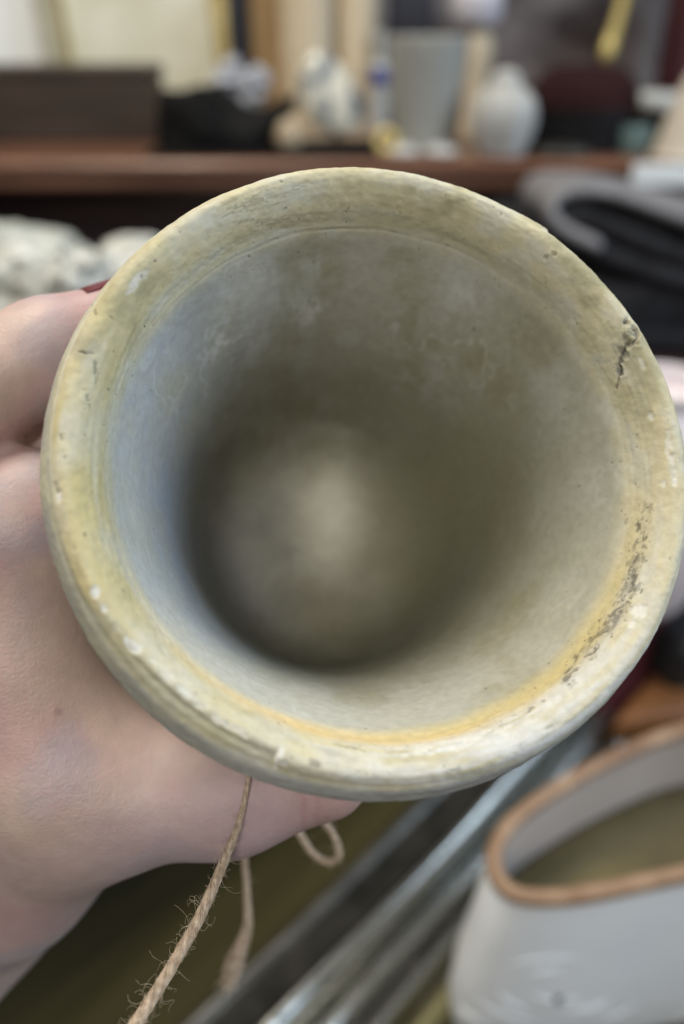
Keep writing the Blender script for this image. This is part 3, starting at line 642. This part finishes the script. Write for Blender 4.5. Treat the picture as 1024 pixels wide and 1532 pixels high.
# ------------------------------------------------------------------ pale coral rocks on the ledge, left
M_cor = mat('coral', (0.36, 0.36, 0.31), (0.84, 0.84, 0.80), 55, 0.9, bump=0.004, bscale=60)
M_cor2 = mat('coral_grey', (0.34, 0.35, 0.31), (0.60, 0.61, 0.57), 20, 0.9, bump=0.003, bscale=50)
def coral(name, blobs, m, label, seed, amp):
    c0 = np.mean([b[0] for b in blobs], 0)
    def fn(p):
        d = None
        for c, r, fl in blobs:
            q = (p - c) / np.array([1, 1, fl]); e = np.linalg.norm(q, axis=-1) - r; d = e if d is None else smin(d, e, 0.012)
        rid = 1 - abs(noise(p / 0.014, seed)) * 2; rid2 = 1 - abs(noise(p / 0.008, seed + 1)) * 2
        d = d - amp * (0.6 * rid + 0.35 * rid2 + 0.6 * noise(p / 0.03, seed + 2))
        return np.maximum(d, 0.1715 - p[..., 2])
    lo = np.min([b[0] - b[1] * 1.25 for b in blobs], 0) - 0.012; hi = np.max([b[0] + b[1] * 1.25 for b in blobs], 0) + 0.012; lo[2] = 0.164
    V, F = nets(fn, lo, hi, 0.0024); tag(obj(name, V, F, m), label, 'coral', 'pale coral pieces on the ledge')
def bl(px, py, d, r, fl=1.0): return (at(px, py, d), r, fl)
coral('coral_piece', [bl(20, 375, .72, .026, .8), bl(75, 385, .72, .024, .8), bl(-40, 400, .72, .04), bl(20, 440, .72, .045), bl(100, 430, .72, .03)], M_cor2, 'broad grey coral lump at the back left, below the shelf', 5, 0.006)
coral('coral_piece', [bl(70, 425, .63, .026, .8), bl(115, 425, .63, .026, .8), bl(40, 470, .63, .03), bl(110, 480, .63, .038), bl(150, 440, .63, .022)], M_cor, 'white crusty coral lump directly above the bent finger', 25, 0.017)
coral('coral_piece', [bl(185, 378, .68, .016, .8), bl(205, 395, .68, .02, .8), bl(215, 440, .68, .035)], M_cor, 'small white coral tip just left of the pot rim', 45, 0.006)

# ------------------------------------------------------------------ dark folded cloth, right
M_cl = mat('dark_cloth', (0.012, 0.012, 0.014), (0.026, 0.026, 0.030), 60, 0.85, spec=0.15, bump=0.0005, bscale=400)
M_cl2 = mat('grey_binding', (0.16, 0.155, 0.165), (0.21, 0.205, 0.215), 60, 0.7)
clo = empty('folded_cloth', at(960, 420, .72)); tag(clo, 'dark folded cloth with a paler grey edge, right of the pot', 'cloth')
def sheet(px, d, thick, deep, m, name, seed):
    P = spline([at(x, y, d) for x, y in px], 60); T = np.gradient(P, axis=0); T /= np.linalg.norm(T, axis=1)[:, None]
    Nn = np.cross(T, np.array([0, 1.0, 0])); Nn /= np.linalg.norm(Nn, axis=1)[:, None]; V = []; nd = 14
    for k in range(nd):
        y = deep * k / (nd - 1); w_ = 0.004 * np.array([math.sin(3 * i / 20 + 25 * y + seed) for i in range(60)])[:, None] * (k / nd)
        e = 1 - 0.55 * math.exp(-k * 1.2)
        a = P + Nn * (thick / 2 * e) + w_ * Nn + np.array([0, y, 0]); b = (P - Nn * (thick / 2 * e) + w_ * Nn + np.array([0, y, 0]))[::-1]
        V.append(np.vstack([a, b]))
    n = 120; F = [(k * n + i, k * n + (i + 1) % n, (k + 1) * n + (i + 1) % n, (k + 1) * n + i) for k in range(nd - 1) for i in range(n)]
    F += [(i, 119 - i, 118 - i, i + 1) for i in range(59)] + [((nd - 1) * n + i, (nd - 1) * n + i + 1, (nd - 1) * n + 118 - i, (nd - 1) * n + 119 - i) for i in range(59)]
    return obj(name, np.vstack(V), F, m, clo)
sheet([(1150, 350), (1080, 345), (1024, 328), (960, 305), (905, 290), (860, 289), (832, 302), (829, 325), (850, 348), (900, 372)], .70, 0.013, 0.10, M_cl2, 'edge_fold', 1)
sheet([(1150, 420), (1024, 390), (950, 360), (890, 335), (862, 325), (850, 335), (868, 362), (930, 395), (1024, 425), (1150, 455)], .705, 0.020, 0.12, M_cl, 'inner_fold', 2)
sheet([(1180, 470), (1060, 455), (980, 430), (900, 400), (855, 385), (800, 370), (770, 390), (780, 440), (850, 480), (950, 510), (1150, 520)], .73, 0.034, 0.12, M_cl, 'lower_fold', 3)
v, f = box(at(960, 490, .79), (0.22, 0.10, 0.10)); o = obj('bundle', v, f, M_cl, clo); bevel(o, 0.02, 4)
v, f = box((at(975, 560, .80)[0], at(975, 560, .80)[1], 0.2015), (0.20, 0.10, 0.06)); o = obj('bundle', v, f, M_cl, clo); bevel(o, 0.02, 4)

# pale pink jar at the right edge
M_pink = mat('pale_pink_glaze', (0.72, 0.65, 0.69), (0.78, 0.73, 0.75), 10, 0.35)
M_mar = mat('maroon', (0.07, 0.012, 0.018), rough=0.5)
pb = ony(985, 640, 0.47); jz = 0.0005
jar = empty('pink_vase', (pb[0], pb[1], 0)); tag(jar, 'pale pink vase on a maroon foot at the right edge, below the dark cloth', 'vase')
v, f = lathe(spline([(0, 0), (0.034, 0), (0.036, 0.004), (0.026, 0.03), (0.024, 0.06), (0.032, 0.080), (0.030, 0.086), (0, 0.086)], 40), 40, (pb[0], pb[1], jz)); obj('foot', v, f, M_mar, jar)
v, f = lathe(spline([(0, 0.0865), (0.032, 0.0865), (0.043, 0.105), (0.050, 0.135), (0.050, 0.165), (0.044, 0.195), (0.034, 0.218), (0.028, 0.228), (0.030, 0.236), (0.026, 0.236), (0.022, 0.222), (0, 0.215)], 60), 48, (pb[0], pb[1], jz)); obj('body', v, f, M_pink, jar)

# ------------------------------------------------------------------ things on the shelf
def base_xy(px, y):                             # x of a photograph column on the shelf at depth y
    return ony(px, 215, y)[0]
def zt(py, y): return ony(512, py, y)[2]        # height of a photograph row at depth y
def wpx(n, y): return n / FPX * (ony(512, 215, y) - CAM) @ AF
def sbox(name, x0, x1, y0, deep, top, m, label, cat, bv=0.003, lean=0, z0=SHZ + 0.0005):
    a, b = base_xy(x0, y0), base_xy(x1, y0); t = zt(top, y0)
    v, f = box(((a + b) / 2, y0 + deep / 2, (z0 + t) / 2), (b - a, deep, t - z0))
    if lean: v[:, 1] += (v[:, 2] - z0) * lean
    return tag(bevel(obj(name, v, f, m, smooth=False), bv), label, cat)
def slathe(name, px, y, prof, m, label=None, cat=None, parent=None, mod=None, n=48, z0=SHZ + 0.0005, k=70):
    v, f = lathe(spline(prof, k), n, (base_xy(px, y), y, z0), mod)
    o = obj(name, v, f, m, parent)
    if label: tag(o, label, cat)
    return o

M_bx = mat('dark_box_wood', (0.030, 0.020, 0.014), (0.068, 0.046, 0.033), 9, 0.5, stretch=(1, 5, 9), bump=0.0006)
bx = empty('wooden_box', (base_xy(60, 1.11), 1.14, SHZ)); tag(bx, 'long dark brown wooden box on the shelf, far left', 'box')
ya = 1.10; x0, x1 = base_xy(-190, ya), base_xy(234, ya); zt_ = zt(100, ya)
v, f = box(((x0 + x1) / 2, ya + 0.04, (SHZ + 0.0005 + zt_ - 0.012) / 2), (x1 - x0, 0.08, zt_ - 0.012 - SHZ - 0.0005)); v[:, 2] += 0
bevel(obj('body', v, f, M_bx, bx, False), 0.002)
v, f = box(((x0 + x1) / 2, ya + 0.04, zt_ - 0.005), (x1 - x0 + 0.004, 0.084, 0.012)); bevel(obj('lid', v, f, M_bx, bx, False), 0.002)

M_wht = mat('white_board', (0.84, 0.87, 0.86), (0.88, 0.90, 0.89), 5, 0.6)
M_crm = mat('cream_canvas', (0.56, 0.53, 0.38), (0.80, 0.79, 0.68), 8, 0.7, detail=3)
M_fr = mat('pale_frame', (0.36, 0.34, 0.25), (0.46, 0.43, 0.33), 20, 0.5)
M_gd = mat('dull_gold', (0.30, 0.23, 0.08), (0.42, 0.34, 0.15), 20, 0.4, 0.5)
# white board leaning far left, cream picture beside it
yb = 1.27; a, b = base_xy(-160, yb), base_xy(96, yb)
v, f = box(((a + b) / 2, yb, SHZ + 0.14), (b - a, 0.012, 0.278)); v[:, 0] += (v[:, 2] - SHZ) * -0.12; v[:, 1] += (v[:, 2] - SHZ) * 0.10 + 0.03
tag(bevel(obj('white_board', v, f, M_wht, smooth=False), 0.002), 'bright white board leaning at the back of the shelf, far left', 'board')
pic = empty('framed_picture', (base_xy(220, yb), yb, SHZ)); tag(pic, 'cream picture in a pale frame leaning behind the black stone', 'picture')
a, b = base_xy(92, yb), base_xy(372, yb); h = 0.30
def lean(v): v = np.array(v); v[:, 1] += (v[:, 2] - SHZ) * 0.15; v[:, 0] += (v[:, 2] - SHZ) * -0.09; return v
v, f = box(((a + b) / 2, yb - 0.002, SHZ + h / 2), (b - a - 0.02, 0.008, h - 0.02)); obj('canvas', lean(v), f, M_crm, pic, False)
wf = 0.030
for (xc, zc, sx, sz, mm_) in ((a + wf / 2, h / 2, wf, h, M_fr), (b - wf / 2, h / 2, wf, h, M_gd), ((a + b) / 2, 0.008, b - a - 2 * wf, 0.015, M_fr), ((a + b) / 2, h - wf / 2, b - a - 2 * wf, wf, M_fr)):
    v, f = box((xc, yb - 0.006, SHZ + zc + 0.0005), (sx, 0.020, sz)); bevel(obj('frame_bar', lean(v), f, mm_, pic, False), 0.004)
v, f = box((a + wf + 0.004, yb - 0.012, SHZ + h / 2), (0.008, 0.012, h - 0.03)); obj('gilt_slip', lean(v), f, M_gd, pic, False)

# black dish
M_bd = mat('black_stone', (0.005, 0.005, 0.005), (0.011, 0.011, 0.011), 15, 0.8, spec=0.12)
yd = 1.04; xd = base_xy(340, yd); rx = wpx(112, yd); hd = zt(122, yd) - SHZ
dish = empty('black_stone', (xd, yd, SHZ)); tag(dish, 'black jagged stone ornament on a thin slab in front of the picture', 'ornament')
def dmod(th_, zz): return 1
sil = spline([(238, 204), (236, 165), (238, 130), (252, 126), (275, 125), (292, 117), (308, 110), (325, 114), (345, 132), (368, 150), (395, 152), (420, 142), (444, 131), (440, 150), (425, 172), (405, 195), (395, 204)], 60)
SX = np.array([ony(x, y, yd) for x, y in sil]); SX[:, 2] = np.maximum(SX[:, 2] - SX[:, 2].min(), 0) + SHZ + 0.005; V = []; ly = np.linspace(-1, 1, 15); cx_ = SX[:, 0].mean()
for t in ly:
    k_ = (1 - abs(t) ** 3) ** 0.5 if abs(t) < 1 else 0.02; hol_ = 1 - 0.5 * (1 - t * t) ** 2 * (0.5 + 0.5 * math.cos(t))
    for i, p in enumerate(SX):
        zz = (p[2] - SHZ - 0.005) * (0.35 + 0.65 * k_); V.append((cx_ + (p[0] - cx_) * (0.55 + 0.45 * k_), yd + 0.045 * t + 0.006 * math.sin(i * 0.3), SHZ + 0.005 + zz * (1 + 0.08 * math.sin(3 * t + i * 0.2))))
nS = len(SX); F = [(a * nS + i, a * nS + (i + 1) % nS, (a + 1) * nS + (i + 1) % nS, (a + 1) * nS + i) for a in range(14) for i in range(nS)] + [tuple(range(nS))[::-1], tuple(range(14 * nS, 15 * nS))]
obj('body', V, F, M_bd, dish)
v, f = box((base_xy(400, yd), yd - 0.005, SHZ + 0.0025), (wpx(330, yd), 0.13, 0.004)); bevel(obj('base_slab', v, f, M_bd, dish, False), 0.001)
# crumpled white wrap in the dish
M_wrap = mat('white_wrap', (0.34, 0.35, 0.39), (0.50, 0.51, 0.55), 20, 0.4)
cw = ony(360, 128, yd + 0.064)
def wr(p): q = (p - cw) / np.array([0.024, 0.010, 0.020]); return (np.linalg.norm(q, axis=-1) - 1) * 0.016 - 0.010 * (1 - 2 * abs(noise(p / 0.014, 81)))
V, F = nets(wr, cw - 0.04, cw + 0.04, 0.0022); tag(obj('crumpled_wrap', V, F, M_wrap), 'crumpled whitish wrapping tucked behind the black stone ornament', 'wrapping')

# upright things behind the oval
M_nav = mat('navy', (0.016, 0.018, 0.030), (0.03, 0.032, 0.045), 12, 0.5)
M_tan = mat('tan_wood', (0.27, 0.165, 0.065), (0.36, 0.23, 0.10), 10, 0.5, stretch=(8, 8, 1))
M_can = mat('cream_wax', (0.66, 0.54, 0.37), (0.72, 0.61, 0.44), 8, 0.5)
sbox('navy_book', 350, 379, 1.20, 0.10, -40, M_nav, 'thin dark navy book standing beside the framed picture', 'book')
sbox('tan_block', 384, 440, 1.17, 0.07, -30, M_tan, 'upright golden brown wooden block behind the black stone', 'block', 0.004)
for px, wd, lb in ((462, 37, 'thick cream candle right behind the painted oval stone'), (532, 29, 'slimmer cream candle between painted oval and grey beaker')):
    r_ = wpx(wd, 1.17); y_ = 1.17 if wd > 30 else 1.19
    slathe('cream_candle', px, y_, [(0, 0), (r_ * .96, 0), (r_, .004), (r_ * 1.0, .10), (r_ * 1.02, .20), (r_ * .95, .206), (r_ * .6, .203), (0, .201)], M_can, lb, 'candle')['group'] = 'cream candles on the shelf'

# painted oval stone leaning
M_ov = bpy.data.materials.new('painted_oval'); M_ov.use_nodes = True; nt = M_ov.node_tree; b_ = nt.nodes['Principled BSDF']; b_.inputs['Roughness'].default_value = 0.4
tc = nt.nodes.new('ShaderNodeTexCoord'); nz = nt.nodes.new('ShaderNodeTexNoise'); nz.inputs['Scale'].default_value = 19; nz.inputs['Detail'].default_value = 3; nz.inputs['Distortion'].default_value = 1.5
rp = nt.nodes.new('ShaderNodeValToRGB'); rp.color_ramp.elements[0].color = (.10, .13, .17, 1); rp.color_ramp.elements[1].color = (.70, .68, .58, 1); rp.color_ramp.elements[0].position = .38; rp.color_ramp.elements[1].position = .47
nt.links.new(tc.outputs['Object'], nz.inputs['Vector']); nt.links.new(nz.outputs['Fac'], rp.inputs[0]); nt.links.new(rp.outputs[0], b_.inputs['Base Color'])
yo = 1.04; c = ony(495, 146, yo); V = []; nu, nv = 40, 24; hz = (zt(85, yo) - zt(206, yo)) / 2; hx = wpx(44, yo)
for i in range(nv + 1):
    ph = math.pi * i / nv
    for j in range(nu):
        t = 2 * math.pi * j / nu; z = math.cos(ph); s = math.sin(ph)
        x = s * math.cos(t) * hx * (1 - 0.22 * z); y = s * math.sin(t) * 0.012; zz = z * hz
        V.append((c[0] + x - 0.34 * zz, c[1] + y + 0.18 * zz, c[2] + zz + 0.004))
F = [(i * nu + j, i * nu + (j + 1) % nu, (i + 1) * nu + (j + 1) % nu, (i + 1) * nu + j) for i in range(nv) for j in range(nu)]
tag(obj('oval_stone', V, F, M_ov), 'leaning cream oval stone painted with blue grey blotches', 'stone')
M_tn2 = mat('pale_tan', (0.42, 0.33, 0.22), (0.5, 0.4, 0.28), 30, 0.6)
c = ony(433, 172, 1.0)
slathe('tan_pebble', 433, 1.0, [(0, 0), (.010, .001), (.014, .010), (.012, .022), (.006, .029), (0, .031)], M_tn2, 'small tan pebble at the foot of the oval stone', 'pebble', z0=SHZ + 0.005, n=24, k=20)

# small blue-banded bottle, grey beaker, navy tin
M_gry = mat('grey_glaze', (0.30, 0.30, 0.275), (0.38, 0.38, 0.355), 8, 0.45)
M_blu = mat('blue_band', (0.05, 0.06, 0.28), rough=0.4)
M_pale = mat('pale_glass', (0.40, 0.42, 0.42), (0.48, 0.5, 0.5), 10, 0.25)
bt = empty('small_bottle', (base_xy(567, 1.16), 1.16, SHZ)); tag(bt, 'small pale bottle with a blue band beside the grey beaker', 'bottle')
r_ = wpx(13, 1.16); zb = zt(120, 1.16) - SHZ
slathe('glass', 567, 1.16, [(0, 0), (r_, .001), (r_, zb), (r_ * .95, zb + .014), (r_ * .5, zb + .022), (r_ * .45, zb + .05), (0, zb + .051)], M_pale, parent=bt, n=28, z0=SHZ + .0005)
v, f = lathe([(r_ + .0006, zb - .004), (r_ + .0012, zb - .003), (r_ + .0012, zb + .012), (r_ + .0006, zb + .013)], 28, (base_xy(567, 1.16), 1.16, SHZ)); obj('blue_band', v, f, M_blu, bt)
yk = 1.03; hk = zt(57, yk) - SHZ; rk = wpx(58, yk)
bk = empty('grey_beaker', (base_xy(632, yk), yk, SHZ)); tag(bk, 'tall pale grey ceramic beaker, upright in the middle of the shelf', 'beaker')
slathe('wall', 634, yk, [(0, 0), (rk * .70, 0), (rk * .78, .004), (rk * .86, hk * .3), (rk * .95, hk * .7), (rk, hk - .002), (rk * .985, hk), (rk * .94, hk - .002), (rk * .88, hk * .6), (rk * .7, .008), (0, .007)], M_gry, parent=bk)
sbox('navy_tin', 578, 642, 1.20, 0.07, -45, M_nav, 'dark navy tin standing behind the grey beaker', 'tin', 0.006)
# cream figure with pale head, white ribbed gourd
M_lil = mat('lilac_white', (0.50, 0.49, 0.54), (0.6, 0.58, 0.63), 14, 0.5)
fg = empty('carved_figure', (base_xy(706, 1.13), 1.13, SHZ)); tag(fg, 'slender cream figure with a lilac white head behind the gourd', 'figurine')
r_ = wpx(21, 1.13); z1 = zt(45, 1.13) - SHZ
slathe('body', 704, 1.13, [(0, 0), (r_ * .9, 0), (r_ * .75, .03), (r_ * .8, z1 * .5), (r_ * 1.05, z1 * .8), (r_ * .9, z1 * .95), (0, z1)], M_can, parent=fg, n=28)
slathe('head', 700, 1.13, [(0, z1 - .002), (r_ * 1.3, z1 + .004), (r_ * 1.7, z1 + .02), (r_ * 1.5, z1 + .04), (0, z1 + .055)], M_lil, parent=fg, n=28)
M_shell = mat('white_gourd', (0.40, 0.40, 0.38), (0.54, 0.54, 0.52), 20, 0.5)
yg = 0.99; hg = zt(104, yg) - SHZ; rg = wpx(47, yg)
slathe('ribbed_gourd', 749, yg, [(0, 0), (rg * .66, 0), (rg * .8, hg * .08), (rg * .97, hg * .3), (rg, hg * .5), (rg * .86, hg * .68), (rg * .52, hg * .82), (rg * .44, hg * .92), (rg * .25, hg * .99), (0, hg)], M_shell, 'white ribbed gourd shaped vase at the front of the shelf', 'vase',
       mod=lambda t, z: 1 + 0.055 * np.cos(9 * t + 0.4) * np.clip(z / 0.02, 0, 1) * np.clip((hg - z) / 0.03, 0, 1), n=108)
# dark lidded pot
M_bk2 = mat('black_lacquer', (0.005, 0.005, 0.006), (0.009, 0.008, 0.009), 12, 0.6, spec=0.2)
M_lid = mat('maroon_felt', (0.022, 0.008, 0.009), (0.034, 0.013, 0.013), 14, 0.9, spec=0.1)
yp = 1.05; rp_ = wpx(80, yp); h1 = zt(160, yp) - SHZ; h2 = zt(98, yp) - SHZ
lp = empty('lidded_pot', (base_xy(865, yp), yp, SHZ)); tag(lp, 'wide black pot with a maroon domed lid on the shelf', 'pot')
slathe('body', 865, yp, [(0, 0), (rp_ * .93, 0), (rp_ * .98, .004), (rp_, h1 * .5), (rp_ * 1.0, h1), (rp_ * .9, h1 + .001), (0, h1 + .001)], M_bk2, parent=lp)
slathe('lid', 865, yp, [(0, h1 + .0015), (rp_ * .97, h1 + .002), (rp_ * 1.0, h1 + .006), (rp_ * .94, h1 + (h2 - h1) * .5), (rp_ * .7, h1 + (h2 - h1) * .88), (rp_ * .35, h2), (0, h2 + .001)], M_lid, parent=lp)
# gilt stick leaning, maroon hanging, pale cone, small pieces
M_gold = mat('gilt', (0.52, 0.40, 0.13), (0.62, 0.50, 0.20), 20, 0.35, 0.4)
gs = empty('gilt_brush', ony(905, 95, 1.16)); tag(gs, 'slanting gilt stick with a rounded end above the lidded pot', 'stick')
P = [ony(904, 92, 1.16), ony(914, 62, 1.17), ony(926, 25, 1.19), ony(940, -30, 1.22)]
v, f = tube(spline(P, 30), np.interp(np.linspace(0, 1, 30), [0, .08, .2, .6, 1], [.003, .007, .009, .007, .006]), 14); obj('handle', v, f, M_gold, gs)
v, f = tube(spline([ony(940, -30, 1.22), ony(975, -160, 1.38), ony(980, -190, 1.41)], 10), .006, 10); obj('hook_cord', v, f, M_gd, gs)
sbox('maroon_book', 1000, 1075, 1.24, 0.10, -60, mat('maroon_cloth', (0.055, 0.010, 0.016), (0.08, 0.018, 0.024), 12, 0.7), 'dark maroon book standing at the right end of the shelf', 'book')
M_tl = mat('teal_glass', (0.10, 0.16, 0.16), (0.16, 0.24, 0.24), 12, 0.2)
M_wc = mat('white_china', (0.52, 0.54, 0.53), (0.6, 0.62, 0.6), 12, 0.4)
yq = 1.10; zq = zt(166, yq) - SHZ; rq = wpx(38, yq)
sd_ = empty('cake_stand', (base_xy(972, yq), yq, SHZ)); tag(sd_, 'small white dish on a black foot right of the lidded pot', 'dish')
slathe('foot', 972, yq, [(0, 0), (rq * .8, 0), (rq * .75, .006), (rq * .5, zq * .4), (rq * .6, zq * .8), (rq * .7, zq), (0, zq)], M_bk2, parent=sd_, n=32)
slathe('top', 972, yq, [(0, zq + .0005), (rq * .8, zq + .001), (rq, zq + .008), (rq * .98, zq + .017), (rq * .8, zq + .018), (0, zq + .014)], M_wc, parent=sd_, n=32)
slathe('teal_glass_cup', 950, 1.0, [(0, 0), (.013, 0), (.016, .004), (.0175, .016), (.017, .026), (.015, .026), (.014, .006), (0, .004)], M_tl, 'small teal glass cup in front of the lidded pot', 'cup', n=28, k=30)
yv = 0.985; hv = zt(95, yv) - SHZ
slathe('cream_cone', 1040, yv, [(0, 0), (wpx(60, yv), 0), (wpx(58, yv), .006), (wpx(44, yv), hv * .5), (wpx(26, yv), hv * .9), (wpx(12, yv), hv), (0, hv + .002)], mat('cream_china', (0.60, 0.54, 0.45), (0.66, 0.6, 0.52), 10, 0.5), 'tall cream cone at the right end of the shelf', 'cone')
yr = 0.985
v, f = tube([(base_xy(578, yr) + .0095 * math.cos(t), yr + 0.003 * math.sin(t), SHZ + .0145 + .0095 * math.sin(t)) for t in np.linspace(0, 2 * math.pi, 33)], .0042, 10, cap=False)
tag(obj('gold_ring', v, f, M_gold), 'small gold ring standing on the shelf before the grey beaker', 'ring')
for i, (px, y_, r_, lb) in enumerate([(603, .985, .017, 'flat pale shell lying beside the gold ring'), (660, .985, .018, 'flat pale shell lying at the foot of the grey beaker'), (840, .985, .030, 'flat dark grey shell in front of the lidded pot')]):
    m_ = M_shell if i < 2 else M_flange
    slathe('flat_shell', px, y_, [(0, 0), (r_ * .7, 0), (r_, .003), (r_ * .8, .008), (r_ * .3, .0105), (0, .011)], m_, lb, 'shell', mod=lambda t, z: 1 + 0.08 * np.cos(11 * t), n=66, k=20)['group'] = 'shells lying on the shelf'
# white label strip on the front edge, right end
xa, xb = ony(945, 270, .945)[0], ony(1110, 270, .945)[0]
v, f = box(((xa + xb) / 2, 0.9445, SHZ - 0.013), (xb - xa, 0.004, 0.022)); tag(bevel(obj('white_label', v, f, M_wht, smooth=False), 0.001), 'white label strip on the shelf front edge, far right', 'label')
